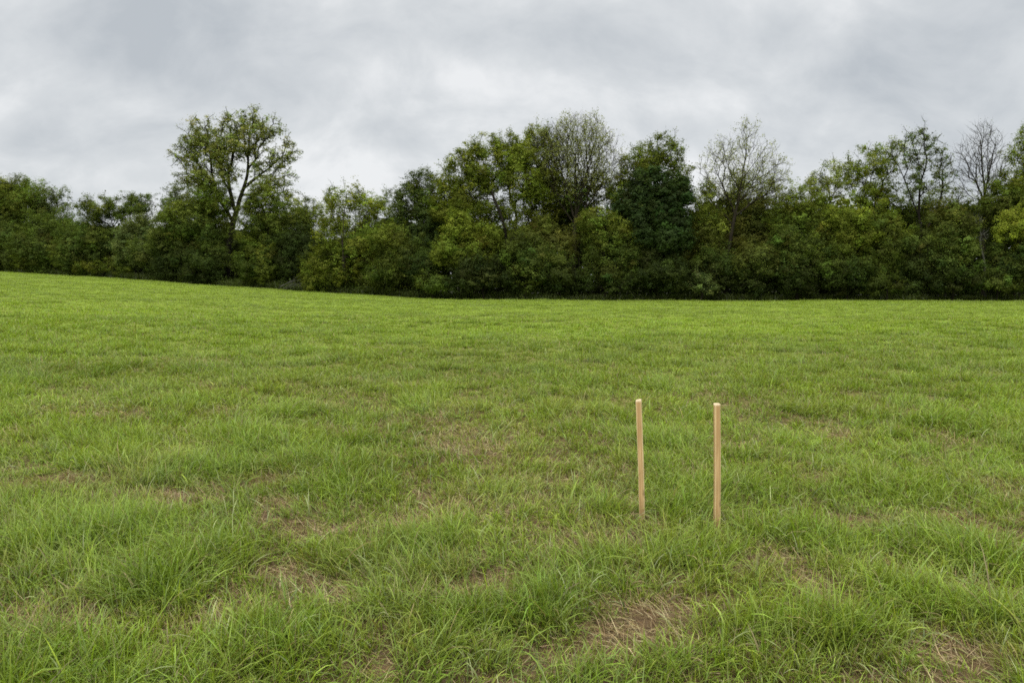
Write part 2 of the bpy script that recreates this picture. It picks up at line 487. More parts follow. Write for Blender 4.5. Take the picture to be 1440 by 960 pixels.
def plant(name, label, cat, px, back, lobes, trunk=None, limbs=(), col='olive', style='dense', leaf=.105, lpp=110, puff=.75, pk=.62,
          bark=None, group=None, parts=('trunk', 'crown'), seed=0, r0=.013, rmax=.42, shell=.5, col2=None, base_py=None, step=None, twig=2, sparse=0, loose=.16, dim=1.0):
    r = np.random.default_rng(1000 + seed)
    Y = edge_px(px) + back
    s = Y / FOC
    X = (px - 720) / FOC * Y
    base = np.array((X, Y, float(ground_z(X, Y)) - .12))
    el = []
    for l in lobes:
        lx, ly, rx, ry = l[:4]
        c = at(lx, ly, Y); dyo = l[4] if len(l) > 4 else 0
        c = c + np.array((0, dyo, 0))
        el.append((c - base, np.array((rx * s, .85 * .5 * (rx + ry) * s, ry * s))))
    tp = [np.zeros(3)]
    if trunk:
        for q in trunk[1:]:
            w = at(q[0], q[1], Y) - base + np.array((0, q[2] if len(q) > 2 else 0, 0)); tp.append(w)
    else:
        cc = np.mean([c for c, _ in el], 0); top = min(c[2] for c, _ in el)
        tp.append(np.array((cc[0] * .25, 0, max(.5, top * .5)))); tp.append(np.array((cc[0] * .6, 0, max(.9, top))))
    if len(tp) > 2 and style != 'bare':
        for q in tp[1:]: q += r.normal(0, .06, 3)
    lps = [[at(q[0], q[1], Y) - base + np.array((0, q[2] if len(q) > 2 else 0, 0)) for q in lb] for lb in limbs]
    # puffs of foliage spread through the outer part of each lobe
    pc, pr, att = [], [], []
    for c, e in el:
        area = 4 * math.pi * ((e[0] * e[1]) ** 1.6 / 3 + (e[0] * e[2]) ** 1.6 / 3 + (e[1] * e[2]) ** 1.6 / 3) ** (1 / 1.6)
        k = max(8, int(area * pk * 1.45))
        d = r.normal(0, 1, (k, 3)); d /= np.linalg.norm(d, axis=1, keepdims=True)
        rr = (shell + (1 - shell) * r.random(k)) ** .7 * np.exp(r.normal(0, .09, k))
        p = c + d * rr[:, None] * e
        p = p[p[:, 2] > .15]
        pc.append(p); pr.append(puff * np.exp(r.normal(0, .35, len(p))) * min(1.25, .45 + .28 * float(e.min())))
        ku = 4 if style != 'bare' else 0
        a_ = r.random(ku) * 6.283; q_ = r.random(ku) * .75
        if ku:
            up_ = c + np.stack([np.cos(a_) * q_ * e[0], np.sin(a_) * q_ * e[1], e[2] * (.98 + .30 * r.random(ku)) * np.sqrt(1 - q_ ** 2 * .8)], -1)
            pc.append(up_); pr.append(puff * r.uniform(.35, .6, ku) * min(1.25, .45 + .28 * float(e.min())))
        if style == 'bare':
            k2 = max(30, int(24 * e[0] * e[1] * e[2] * 4.19 / 3))
            d = r.normal(0, 1, (k2, 3)); d /= np.linalg.norm(d, axis=1, keepdims=True)
            att.append(c + d * (r.random(k2) ** .36)[:, None] * e)
    pc = np.concatenate(pc); pr = np.concatenate(pr)
    if style == 'bare': A = np.concatenate(att)
    else: A = np.concatenate([pc, pc + r.normal(0, .4, pc.shape)])
    st = step or (.42 if style == 'bare' else .5)
    P, par, D = grow([tp] + lps, A, st, r, bf=.30 if style == 'bare' else .25, bend=.9, lift=-.06 if style == 'bare' else .05)
    R, isleaf = radii(par, r0, 2.25 if style == 'bare' else 2.4, rmax)
    # root flare
    hgt = P[:, 2]; R = R * (1 + .5 * np.exp(-np.clip(hgt, 0, 9) / .5))
    V, F = tubes(P, par, R)
    thin = np.nonzero(R < r0 * 3.2)[0]
    fac = [F]; tippos = None
    if style == 'bare': twig = max(twig, 2)
    if twig and len(thin):
        tv, tf, tippos = twigs(P, D, thin, r, twig, .5 if style == 'bare' else .35, .0065)
        fac = [F, tf + len(V)]; V = np.concatenate([V, tv])
    root = empty(name, base)
    tag(root, label, cat, group)
    b_ = bark or (M_TWIG if style == 'bare' else M_BARK)
    build_mesh(parts[0], V, fac, b_, parent=root)
    # leaves
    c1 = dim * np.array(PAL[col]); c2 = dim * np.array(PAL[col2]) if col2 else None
    outw = None
    if style == 'bare':
        n = int(len(P) * sparse)
        if n == 0: return root
        src = tippos[r.integers(0, len(tippos), n)]
        keepn = vnoise(src[:, 0] / 1.1 + seed, src[:, 2] / 1.1 + src[:, 1], seed) > .42
        pos = src[keepn] + r.normal(0, .10, (int(keepn.sum()), 3))
        lc = c1 * np.exp(r.normal(0, .25, (len(pos), 1)))
    else:
        # each puff is a ragged bundle of little sprays, drawn out along its own axis and thinning towards its rim
        per = 13
        cnt = r.poisson(np.clip(3.6 * lpp * (pr / puff) ** 2, 6, 1200) / per) + 1
        sidx = np.repeat(np.arange(len(pc)), cnt); ns = len(sidx)
        ax = pc - np.array([pc[:, 0].mean(), pc[:, 1].mean(), pc[:, 2].min()]); ax /= np.linalg.norm(ax, axis=1, keepdims=True) + 1e-9
        ax = ax * .8 + r.normal(0, .6, ax.shape); ax /= np.linalg.norm(ax, axis=1, keepdims=True)
        g = r.normal(0, .48, (ns, 3)); gl = np.linalg.norm(g, axis=1, keepdims=True)
        g = g * np.minimum(1, (.82 + .24 * r.random((ns, 1))) / gl) * pr[sidx][:, None]
        al = (g * ax[sidx]).sum(1, keepdims=True)
        sc = pc[sidx] + g + ax[sidx] * al * .28
        lm = r.poisson(per * np.exp(r.normal(0, .4, ns))); li = np.repeat(np.arange(ns), lm); n = len(li)
        scol = np.exp(r.normal(0, .16, (ns, 1)))
        o_ = r.normal(0, 1, (n, 3)) * np.array((.12, .12, .075))
        idx = sidx[li]; g = g[li] + o_ * 1.6; pos = sc[li] + o_
        lsc = scol[li]
        # and loose leaves strung along the outer twigs
        tn = np.nonzero(R < r0 * 2.2)[0]
        n2 = int(n * loose); src = r.choice(tn, n2)
        q = P[src] + r.normal(0, .16, (n2, 3))
        jn = r.integers(0, len(pc), n2)
        cen = np.array([pc[:, 0].mean(), pc[:, 1].mean(), pc[:, 2].mean()])
        go = g / (np.linalg.norm(g, axis=1, keepdims=True) + 1e-9)
        far = pos - cen; far /= np.linalg.norm(far, axis=1, keepdims=True) + 1e-9
        outw = np.concatenate([go * .8 + far * .35, r.normal(0, .6, (n2, 3))])
        pos = np.concatenate([pos, q]); idx = np.concatenate([idx, jn])
        lsc = np.concatenate([lsc, np.ones((n2, 1))])
        pos = pos[(k := pos[:, 2] > .02)]; idx = idx[k]; outw = outw[k]; lsc = lsc[k]; n = len(idx)
        pcol = np.exp(r.normal(0, .30, (len(pc), 1))) * np.array((1, 1, 1.)) * np.exp(r.normal(0, .09, (len(pc), 3)) * np.array((1, .4, .8)))
        lc = c1 * pcol[idx] * lsc * np.exp(r.normal(0, .08, (n, 1)))
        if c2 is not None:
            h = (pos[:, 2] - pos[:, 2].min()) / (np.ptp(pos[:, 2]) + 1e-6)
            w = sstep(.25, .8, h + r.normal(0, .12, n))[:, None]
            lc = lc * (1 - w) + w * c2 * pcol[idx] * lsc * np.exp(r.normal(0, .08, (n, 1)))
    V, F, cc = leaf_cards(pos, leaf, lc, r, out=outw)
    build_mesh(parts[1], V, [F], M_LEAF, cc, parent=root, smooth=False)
    return root

TREES = 'trees along the far edge of the field'
BUSH = 'bushes at the foot of the tree line'
def tree(*a, **k):
    k.setdefault('group', TREES); tree.n += 1; k.setdefault('seed', tree.n); return plant(*a, **k)
tree.n = 0
def bush(label, px, back, lobes, **k):
    tree.n += 1
    k.setdefault('leaf', .10); k.setdefault('pk', .75); k.setdefault('lpp', 120); k.setdefault('puff', .62); k.setdefault('shell', .45); k.setdefault('dim', 1.0)
    return plant('bush', label, 'bush', px, back, lobes, group=BUSH, parts=('stems', 'foliage'), seed=tree.n, rmax=.12, **k)

# --- trees, left to right
tree('broadleaf_tree', 'round-headed dark green tree at the far left edge of the photo', 'tree', 22, 4,
     [(24, 280, 40, 26), (-14, 296, 42, 40), (42, 308, 26, 24), (2, 325, 30, 24)], [(20, 384), (19, 340), (22, 312)], col='mid', col2='olive')
tree('broadleaf_tree', 'thin grey-green tree just right of the round-headed tree at the left edge', 'tree', 82, 7,
     [(68, 284, 20, 17), (88, 282, 17, 16), (80, 302, 27, 17), (58, 300, 16, 18)], col='grey', lpp=62, puff=.6, pk=.5)
tree('broadleaf_tree', 'spreading tree with a slim dark leaning trunk and sky gaps under its flat crown', 'tree', 159, 2,
     [(121, 292, 14, 13), (143, 292, 22, 14), (163, 296, 15, 14), (150, 306, 28, 10)],
     [(159, 384), (162, 340), (161, 322), (154, 308)], [[(161, 322), (140, 308), (125, 298)]], col='dark', col2='olive', puff=.55, lpp=80)
tree('broadleaf_tree', 'low twin-topped green tree left of the tall double-crowned tree', 'tree', 200, 5,
     [(187, 288, 14, 10), (203, 287, 15, 12), (195, 303, 26, 16)], col='dark', col2='mid')
tree('broadleaf_tree', 'wispy see-through grey-green tree against the sky left of the tall double-crowned tree', 'tree', 256, 8,
     [(240, 290, 20, 22), (262, 278, 24, 20), (285, 285, 24, 25), (258, 305, 36, 22)], col='grey', lpp=52, puff=.6, pk=.5, twig=3)
tree('tall_tree', 'tallest tree on the left with airy pale double crown and dark forked trunk', 'tree', 318, 3,
     [(276, 190, 22, 20), (292, 205, 26, 32), (262, 218, 22, 16), (322, 182, 16, 18), (356, 174, 32, 18), (348, 196, 34, 20), (386, 186, 12, 15), (318, 215, 26, 26),
      (408, 212, 14, 12), (390, 226, 18, 12), (300, 245, 36, 22), (395, 252, 20, 14), (362, 225, 20, 16), (272, 252, 24, 16), (410, 285, 14, 16), (375, 262, 20, 14)],
     [(318, 402), (320, 350), (327, 312), (341, 272), (347, 245), (349, 215), (350, 190)],
     [[(343, 266), (358, 252), (376, 238), (395, 222)], [(344, 262), (362, 246), (385, 248)], [(347, 240), (358, 225), (372, 212)],
      [(327, 312), (312, 285), (300, 262), (285, 240), (270, 220)], [(305, 272), (298, 245), (296, 215)], [(331, 300), (322, 262), (320, 225)]],
     col='light', lpp=29, puff=.62, pk=.75, leaf=.12, r0=.023, shell=.3, twig=2, rmax=.5)
tree('hawthorn_tree', 'dense dark olive tree covering the left side of the tall forked trunk', 'tree', 285, 1.5,
     [(300, 280, 30, 20), (270, 312, 38, 28), (305, 325, 22, 34), (240, 325, 28, 25)], col='dark', col2='olive')
tree('hawthorn_tree', 'dense olive tree covering the right side of the tall forked trunk', 'tree', 380, 2,
     [(376, 276, 26, 17), (396, 302, 26, 24), (358, 308, 22, 24), (375, 330, 36, 28)], col='dark', col2='olive')
tree('round_tree', 'small round dark green tree in the dip right of the tall double-crowned tree', 'tree', 430, 6,
     [(430, 298, 20, 15), (418, 318, 24, 22), (442, 318, 22, 22)], col='dark', col2='olive')
tree('young_tree', 'broad young yellow-green tree with a slender grey trunk showing through its leaves', 'tree', 492, 1.5,
     [(490, 288, 28, 18), (516, 292, 26, 18), (468, 306, 24, 20), (530, 318, 30, 24), (478, 338, 42, 28), (520, 352, 44, 30), (470, 378, 44, 24), (505, 388, 40, 18)],
     [(492, 414), (492, 375, -1.9), (491, 335, -2.4), (490, 300, -1.9), (489, 272, -.4)], col='olive', col2='yellow', lpp=70, pk=.6, bark=M_TWIG, rmax=.16)
tree('broadleaf_tree', 'small wispy tree rising behind the right side of the yellow-green young tree', 'tree', 545, 8,
     [(543, 288, 14, 18), (535, 305, 18, 18), (470, 278, 15, 12)], col='grey', lpp=40, puff=.5, pk=.55, twig=3)
tree('broadleaf_tree', 'dense blue-green tree stepping up left of the big olive oak', 'tree', 588, 4,
     [(592, 260, 24, 16), (574, 282, 20, 20), (606, 280, 24, 28), (588, 312, 32, 28), (600, 345, 34, 30)], col='blue', col2='dark')
tree('oak_tree', 'big dense olive oak with stepped left flank and dark forked limb', 'tree', 712, 4,
     [(690, 208, 26, 16), (664, 214, 16, 12), (716, 214, 26, 20), (648, 232, 22, 16), (690, 238, 40, 24), (634, 258, 22, 20), (736, 238, 22, 24), (665, 268, 34, 26),
      (622, 285, 18, 24), (715, 268, 36, 20), (652, 300, 30, 22), (690, 300, 26, 16), (752, 268, 14, 18), (722, 303, 18, 14), (728, 335, 26, 20), (695, 332, 26, 24), (764, 328, 18, 18)],
     [(712, 414), (713, 360, -1.6), (709, 325, -2.4), (702, 300, -2.2), (692, 268, -.8)], [[(712, 345, -2.0), (724, 318, -2.9), (736, 301, -3.1), (750, 283, -2.4)], [(709, 325, -2.4), (717, 300, -2.6), (722, 275, -1.5)]],
     col='olive', col2='yellow', pk=.6, r0=.018)
tree('broadleaf_tree', 'feathery light green tree joining the olive oak to the fan-shaped bare tree', 'tree', 768, 6,
     [(756, 192, 18, 13), (745, 208, 14, 14), (768, 210, 20, 22), (775, 245, 24, 26), (762, 262, 24, 22), (748, 232, 18, 20), (790, 285, 22, 20), (758, 295, 24, 22)], col='olive', col2='yellow', lpp=62, puff=.6, pk=.9)
tree('bare_tree', 'tallest fan-shaped tree with hundreds of fine upright bare twigs, centre of the photo', 'tree', 808, 5,
     [(766, 208, 28, 30), (812, 205, 52, 45), (808, 250, 46, 40), (780, 215, 38, 42), (846, 222, 31, 42), (862, 240, 22, 30), (822, 184, 36, 24)],
     [(808, 412), (807, 350), (809, 315), (810, 300)],
     [[(809, 310), (800, 280), (790, 245)], [(809, 308), (818, 275), (826, 240)], [(810, 300), (809, 262), (810, 225)], [(809, 312), (832, 282), (848, 255)],
      [(808, 315), (786, 285), (772, 255)], [(807, 345), (785, 332), (762, 325), (742, 318)], [(810, 305), (845, 288), (862, 262)]],
     style='bare', col='pale', sparse=11, leaf=.095, r0=.0092)
tree('broadleaf_tree', 'soft olive tree spreading low behind the trunk of the fan-shaped tree', 'tree', 815, 7.5,
     [(790, 270, 26, 22), (845, 268, 24, 20), (764, 285, 24, 22), (866, 282, 20, 24), (815, 292, 34, 24), (815, 258, 22, 16)], col='dark', col2='olive', lpp=52)
tree('broadleaf_tree', 'olive-topped tree with ragged crown rising behind the dark holly', 'tree', 922, 5,
     [(928, 210, 22, 15), (906, 222, 22, 17), (950, 222, 20, 15), (920, 238, 34, 18), (883, 246, 20, 20), (876, 272, 22, 24), (958, 245, 15, 17)], col='olive', lpp=85, pk=.62)
tree('holly_tree', 'darkest blue-green evergreen, broad and dense, between the two big bare trees', 'tree', 928, 1.5,
     [(925, 262, 38, 20), (893, 285, 24, 24), (952, 282, 23, 28), (925, 305, 42, 28), (935, 340, 34, 32), (905, 330, 26, 28)], col='blue', leaf=.14, lpp=140, pk=.8, dim=.85)
tree('bare_tree', 'wide-spreading half-bare tree with straight leader and slanting limbs right of the dark evergreen', 'tree', 1017, 3,
     [(1052, 192, 18, 26), (1018, 208, 20, 24), (1002, 235, 22, 28), (1040, 228, 34, 34), (1080, 220, 18, 26), (1085, 245, 28, 30), (1058, 262, 46, 24), (1000, 268, 20, 18)],
     [(1017, 414), (1022, 362), (1030, 318), (1040, 275), (1046, 235), (1051, 195)],
     [[(1034, 300), (1018, 265), (1004, 235)], [(1037, 285), (1062, 255), (1090, 235)], [(1040, 270), (1024, 235), (1016, 205)], [(1043, 255), (1064, 225), (1078, 205)],
      [(1033, 305), (1065, 280), (1095, 268)], [(1031, 315), (1005, 288), (988, 268)]],
     style='bare', col='pale', sparse=8, leaf=.095, r0=.0092)
tree('broadleaf_tree', 'brown-olive tree filling the gap under the half-bare spreading tree', 'tree', 985, 3.5,
     [(988, 300, 20, 24), (1005, 330, 26, 34), (978, 350, 22, 34)], col='brown', col2='olive', lpp=90)
tree('broadleaf_tree', 'dull brownish tree with fine twigs low behind the half-bare spreading tree', 'tree', 1062, 5,
     [(1060, 305, 32, 24), (1080, 300, 22, 18), (1050, 340, 36, 30)], col='brown', lpp=80, twig=3)
tree('broadleaf_tree', 'feathery brownish tree rising behind the trunk of the half-bare spreading tree', 'tree', 1022, 7,
     [(1022, 266, 26, 18), (994, 276, 20, 20), (1050, 266, 24, 16), (1086, 272, 20, 16), (1102, 290, 20, 20), (1035, 295, 40, 20)], col='brown', col2='olive', lpp=48, twig=3)
tree('broadleaf_tree', 'dark olive dome-shaped tree left of the pale yellow-green pair', 'tree', 1132, 2.5,
     [(1132, 284, 30, 18), (1108, 312, 28, 22), (1158, 308, 28, 22), (1130, 330, 44, 28)], col='dark', col2='olive')
tree('poplar_tree', 'pale yellow-green airy tree, left one of the pale pair', 'tree', 1168, 8,
     [(1172, 240, 14, 13), (1150, 258, 15, 14), (1186, 252, 14, 16), (1165, 272, 26, 16), (1140, 262, 10, 10)], col='light', lpp=48, puff=.6, pk=.62)
tree('poplar_tree', 'taller yellow-green airy tree with twin tops, right one of the pale pair', 'tree', 1228, 6,
     [(1211, 222, 18, 14), (1238, 220, 16, 13), (1225, 245, 26, 20), (1258, 212, 11, 12), (1250, 240, 16, 18), (1205, 250, 16, 18), (1228, 278, 30, 18)], col='yellow', lpp=58, puff=.58, pk=.62)
tree('broadleaf_tree', 'soft olive tree filling in low behind the gaunt leaning tree', 'tree', 1288, 8,
     [(1252, 276, 24, 18), (1286, 286, 24, 18), (1322, 286, 26, 16), (1226, 284, 24, 20), (1350, 282, 20, 14), (1290, 305, 50, 20)], col='dark', col2='olive', lpp=60)
tree('broadleaf_tree', 'gaunt leaning tree with crooked dark stems and scattered clumps of leaves', 'tree', 1296, 4,
     [(1264, 218, 13, 14), (1281, 198, 11, 9), (1299, 190, 8, 7), (1314, 206, 10, 9), (1292, 222, 22, 16), (1300, 250, 28, 20), (1325, 226, 10, 14), (1330, 252, 11, 16), (1284, 260, 16, 14)],
     [(1297, 408), (1297, 340), (1292, 305), (1280, 278), (1270, 252), (1264, 232)],
     [[(1292, 300), (1294, 262), (1292, 228), (1284, 205)], [(1270, 252), (1280, 232), (1284, 215)], [(1297, 335), (1320, 290), (1326, 262), (1325, 232)], [(1294, 258), (1304, 228), (1300, 198)]],
     col='grey', lpp=30, puff=.42, pk=.75, r0=.015, twig=3)
tree('bare_tree', 'narrow leafless tree with upswept twigs near the right edge of the photo', 'tree', 1382, 4,
     [(1380, 205, 28, 33), (1362, 225, 26, 28), (1398, 225, 19, 36), (1382, 250, 30, 32), (1352, 245, 15, 22), (1384, 190, 18, 18)],
     [(1382, 410), (1383, 340), (1384, 290), (1384, 270)],
     [[(1384, 285), (1370, 250), (1358, 225)], [(1384, 275), (1392, 240), (1398, 210)], [(1384, 270), (1380, 232), (1379, 200)], [(1383, 295), (1402, 265), (1408, 240)]],
     style='bare', col='grey', sparse=.5, leaf=.095, r0=.0105)
tree('broadleaf_tree', 'yellow-green tree cut off by the right edge of the photo', 'tree', 1452, 5,
     [(1440, 200, 14, 14), (1428, 222, 14, 16), (1455, 215, 22, 26), (1445, 250, 30, 24), (1470, 270, 40, 40)], col='yellow', lpp=80)
tree('broadleaf_tree', 'dark olive tree behind the bright yellow-green bush at the right edge', 'tree', 1412, 3,
     [(1415, 262, 22, 16), (1400, 285, 22, 22), (1438, 280, 28, 24), (1420, 310, 36, 24)], col='dark', col2='olive')
tree('birch_snag', 'pale bare crooked stem standing among dark bushes under the leafless tree', 'snag', 1385, .6,
     [(1376, 312, 6, 8), (1384, 330, 7, 8)], [(1386, 414), (1385, 372), (1379, 348), (1377, 310)], style='bare', sparse=0, bark=M_PALE, r0=.02, rmax=.13, twig=1, group=None)

# --- bushes
bush('dark thicket bush under the round-headed tree at the left edge', 5, 1, [(-5, 345, 38, 34), (25, 352, 30, 32)], col='dark')
bush('broad dark bush right of the far left thicket', 68, .8, [(58, 338, 34, 30), (82, 342, 34, 36), (70, 362, 40, 26)], col='dark', col2='mid')
bush('wide low-domed dark olive bush under the slim leaning trunk', 122, .8, [(110, 338, 30, 26), (138, 342, 32, 28), (120, 360, 44, 24)], col='dark', col2='mid')
bush('silvery grey-green rounded bush right of the slim leaning trunk', 192, 1.2, [(194, 328, 26, 20), (182, 350, 26, 24), (208, 350, 24, 24)], col='grey')
bush('second grey-green bush, lower and nearer the grass edge', 214, .2, [(212, 358, 26, 22), (228, 368, 22, 20)], col='grey', col2='mid')
bush('low bright bramble patch along the grass left of the tall tree', 145, -.5, [(125, 377, 24, 8), (150, 375, 26, 10), (178, 380, 22, 9)], col='olive', puff=.4, lpp=70)
bush('small light weedy bush near the left edge of the photo', 30, -.4, [(25, 368, 12, 10), (40, 374, 14, 8)], col='olive', puff=.4, lpp=60)
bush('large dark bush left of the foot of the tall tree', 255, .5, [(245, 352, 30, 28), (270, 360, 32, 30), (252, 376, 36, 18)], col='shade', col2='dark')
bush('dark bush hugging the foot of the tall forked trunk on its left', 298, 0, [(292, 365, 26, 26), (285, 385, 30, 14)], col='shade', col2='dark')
bush('soft olive bush right of the foot of the tall forked trunk', 362, .3, [(355, 362, 26, 26), (380, 372, 30, 22), (365, 388, 34, 14)], col='dark', col2='olive')
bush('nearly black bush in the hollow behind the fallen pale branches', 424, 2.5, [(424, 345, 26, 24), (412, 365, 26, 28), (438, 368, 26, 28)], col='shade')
bush('olive bush at the foot of the yellow-green young tree', 445, -.3, [(445, 390, 26, 16), (462, 398, 30, 13)], col='olive')
bush('dark olive bush right of the yellow-green young tree', 552, .3, [(548, 345, 30, 30), (568, 372, 30, 28), (540, 388, 34, 20)], col='dark', col2='olive')
bush('dark bush under the blue-green tree', 595, 1.0, [(590, 365, 30, 28), (605, 382, 34, 24)], col='shade', col2='dark')
bush('small rounded grey-olive bush at the grass edge below the blue-green tree', 608, -.6, [(604, 396, 20, 14), (618, 403, 18, 11)], col='mid', puff=.45)
bush('bright yellow-olive bush under the left flank of the big oak', 650, .8, [(648, 322, 26, 18), (676, 340, 28, 20), (634, 350, 26, 22), (662, 362, 34, 18)], col='olive', col2='yellow')
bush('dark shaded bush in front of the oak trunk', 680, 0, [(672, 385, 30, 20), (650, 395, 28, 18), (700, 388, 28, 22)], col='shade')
bush('dark olive bush right of the oak trunk', 738, .4, [(730, 360, 24, 26), (752, 368, 28, 26), (740, 390, 36, 20)], col='dark')
bush('brown-green bush under the limb between oak and fan-shaped tree', 776, 2.0, [(765, 335, 26, 22), (785, 350, 26, 26)], col='brown', lpp=90)
bush('dark rounded bush left of the fan-shaped tree trunk', 788, -.2, [(780, 382, 28, 24), (800, 392, 26, 20)], col='shade', col2='dark')
bush('olive arching bush right of the fan-shaped tree trunk', 850, .6, [(838, 318, 28, 22), (864, 330, 28, 24), (850, 362, 34, 24), (880, 360, 20, 26)], col='dark', col2='olive')
bush('low dark bush between fan-shaped tree and dark evergreen', 850, -.4, [(840, 393, 30, 18), (868, 390, 28, 20)], col='shade', col2='dark')
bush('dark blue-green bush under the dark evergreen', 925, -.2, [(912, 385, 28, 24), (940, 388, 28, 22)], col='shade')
bush('pale grey-green shrub at the grass edge right of the dark evergreen', 985, -.8, [(978, 398, 18, 12), (998, 402, 16, 10)], col='grey', puff=.42, lpp=110, pk=1.3)
bush('dark bush around the foot of the half-bare spreading tree', 1010, .5, [(1000, 375, 24, 24), (1025, 380, 24, 24)], col='shade', col2='dark')
bush('dark brown-green bush right of the half-bare tree trunk', 1060, .2, [(1052, 370, 26, 24), (1075, 378, 28, 24), (1058, 396, 34, 15)], col='shade', col2='brown')
bush('large layered dark bush under the dome-shaped tree', 1120, .3, [(1108, 350, 28, 20), (1135, 355, 30, 22), (1118, 376, 34, 20), (1125, 396, 40, 15)], col='shade', col2='mid')
bush('big mounded yellow-olive bush below the pale yellow-green pair', 1190, .6, [(1188, 306, 28, 18), (1172, 328, 28, 20), (1210, 325, 26, 22), (1190, 348, 38, 20)], col='olive', col2='yellow')
bush('dark bush under the mounded yellow-olive bush', 1190, -.2, [(1172, 375, 28, 22), (1205, 380, 30, 24), (1185, 396, 34, 14)], col='shade', col2='mid')
bush('tall dark olive bush left of the gaunt leaning tree', 1246, .9, [(1240, 312, 24, 22), (1256, 335, 26, 26), (1240, 360, 28, 26)], col='dark', col2='olive')
bush('small mossy green bush at the grass edge below the gaunt leaning tree', 1246, -.7, [(1240, 396, 16, 14), (1258, 400, 16, 11)], col='mid', puff=.42)
bush('shadowy bush at the foot of the gaunt leaning tree', 1295, .5, [(1288, 352, 24, 26), (1308, 372, 26, 26), (1285, 388, 28, 20)], col='shade', col2='dark')
bush('olive-brown bush between gaunt leaning tree and leafless tree', 1340, .8, [(1330, 305, 26, 18), (1352, 318, 24, 22), (1338, 338, 32, 24)], col='dark', col2='brown')
bush('dark mounded bush with light top below the olive-brown bush', 1338, -.2, [(1330, 372, 26, 22), (1355, 375, 26, 24), (1340, 394, 36, 16)], col='shade', col2='mid')
bush('bright yellow-green layered bush at the right edge of the photo', 1432, -.1, [(1425, 310, 22, 11), (1445, 318, 26, 16), (1412, 328, 18, 10), (1452, 335, 24, 14)], col='bright', puff=.5)
bush('dark bush below the bright yellow-green bush at the right edge', 1425, .4, [(1415, 358, 26, 24), (1445, 362, 30, 28), (1420, 388, 34, 22)], col='shade', col2='dark')
bush('low bush at the grass edge in the bottom right of the tree line', 1400, -.6, [(1392, 396, 22, 14), (1415, 400, 20, 12)], col='dark', puff=.45)

# --- fallen pale branches
def fallen():
    r = np.random.default_rng(5)
    Y = edge_px(412) - .9
    b = np.array(((412 - 720) / FOC * Y, Y, 0)); b[2] = float(ground_z(b[0], b[1])) - .02
    root = empty('fallen_branch', b)
    tag(root, 'heap of pale grey dead branches lying in front of the dark hollow', 'dead branches')
    def stick(p0, d, L, w, nm, par):
        n = 9; P = [p0]; d = np.array(d, float); d /= np.linalg.norm(d)
        for k in range(n):
            d = d + r.normal(0, .10, 3) + np.array((0, 0, -.035)); d /= np.linalg.norm(d); P.append(P[-1] + d * L / n)
        P = np.array(P); pr_ = np.arange(-1, n); R = w * np.linspace(1, .25, n + 1)
        Ps, prs, Rs = [P], [pr_], [R]; o = n + 1
        for k in range(2, n, 1):
            q = [P[k]]; e = d + r.normal(0, .6, 3); e /= np.linalg.norm(e)
            for j in range(4): e = e + r.normal(0, .12, 3); e /= np.linalg.norm(e); q.append(q[-1] + e * L * .07)
            Ps.append(np.array(q)); prs.append(np.array([-1, 0, 1, 2, 3]) + np.where(np.arange(5) == 0, 0, o)); Rs.append(R[k] * np.linspace(.6, .2, 5)); o += 5
        V, F = tubes(np.concatenate(Ps), np.concatenate(prs), np.concatenate(Rs), 5)
        return V, F
    for k in range(7):
        V, F = stick(np.array((r.uniform(-1.9, .3), r.uniform(-.5, .6), .1 + r.uniform(0, .5))), (1.1, r.normal(0, .3), r.uniform(.5, 1.1)), r.uniform(1.6, 2.9), r.uniform(.022, .042), 'branch', root)
        build_mesh('branch', V, [F], M_PALE, parent=root)
fallen()

# --- shaded thicket deep in the wood, and leafy undergrowth along its foot
def leaf_mass(name, label, n, xr, depth, hfun, col, size, seed):
    r = np.random.default_rng(seed)
    x = r.uniform(*xr, n); y = edge_y(x) + r.uniform(*depth, n)
    h = hfun(x)
    g = ground_z(x, y)
    z = g + h * r.random(n) ** .8
    lump = vnoise(x / 1.6 + y, z / 1.3, seed)
    k = lump > .25
    pos = np.stack([x, y, z], -1)[k] + r.normal(0, .1, (int(k.sum()), 3))
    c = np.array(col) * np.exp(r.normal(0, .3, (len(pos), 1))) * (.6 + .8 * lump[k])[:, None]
    V, F, cc = leaf_cards(pos, size, c, r)
    o = build_mesh(name, V, [F], M_LEAF, cc, smooth=False)
    tag(o, label, name.replace('_', ' '), kind='stuff')
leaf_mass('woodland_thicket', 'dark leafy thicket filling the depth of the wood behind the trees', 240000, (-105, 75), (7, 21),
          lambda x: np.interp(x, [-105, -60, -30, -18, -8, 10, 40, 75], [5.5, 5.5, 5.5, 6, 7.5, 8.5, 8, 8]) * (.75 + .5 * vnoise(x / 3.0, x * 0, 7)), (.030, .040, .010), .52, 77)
leaf_mass('undergrowth', 'low leafy undergrowth of nettles and brambles along the grass edge', 42000, (-100, 62), (-.3, 2.2),
          lambda x: .25 + 1.1 * vnoise(x / 2.2, x * 0, 17) ** 1.5, (.042, .060, .013), .13, 78)

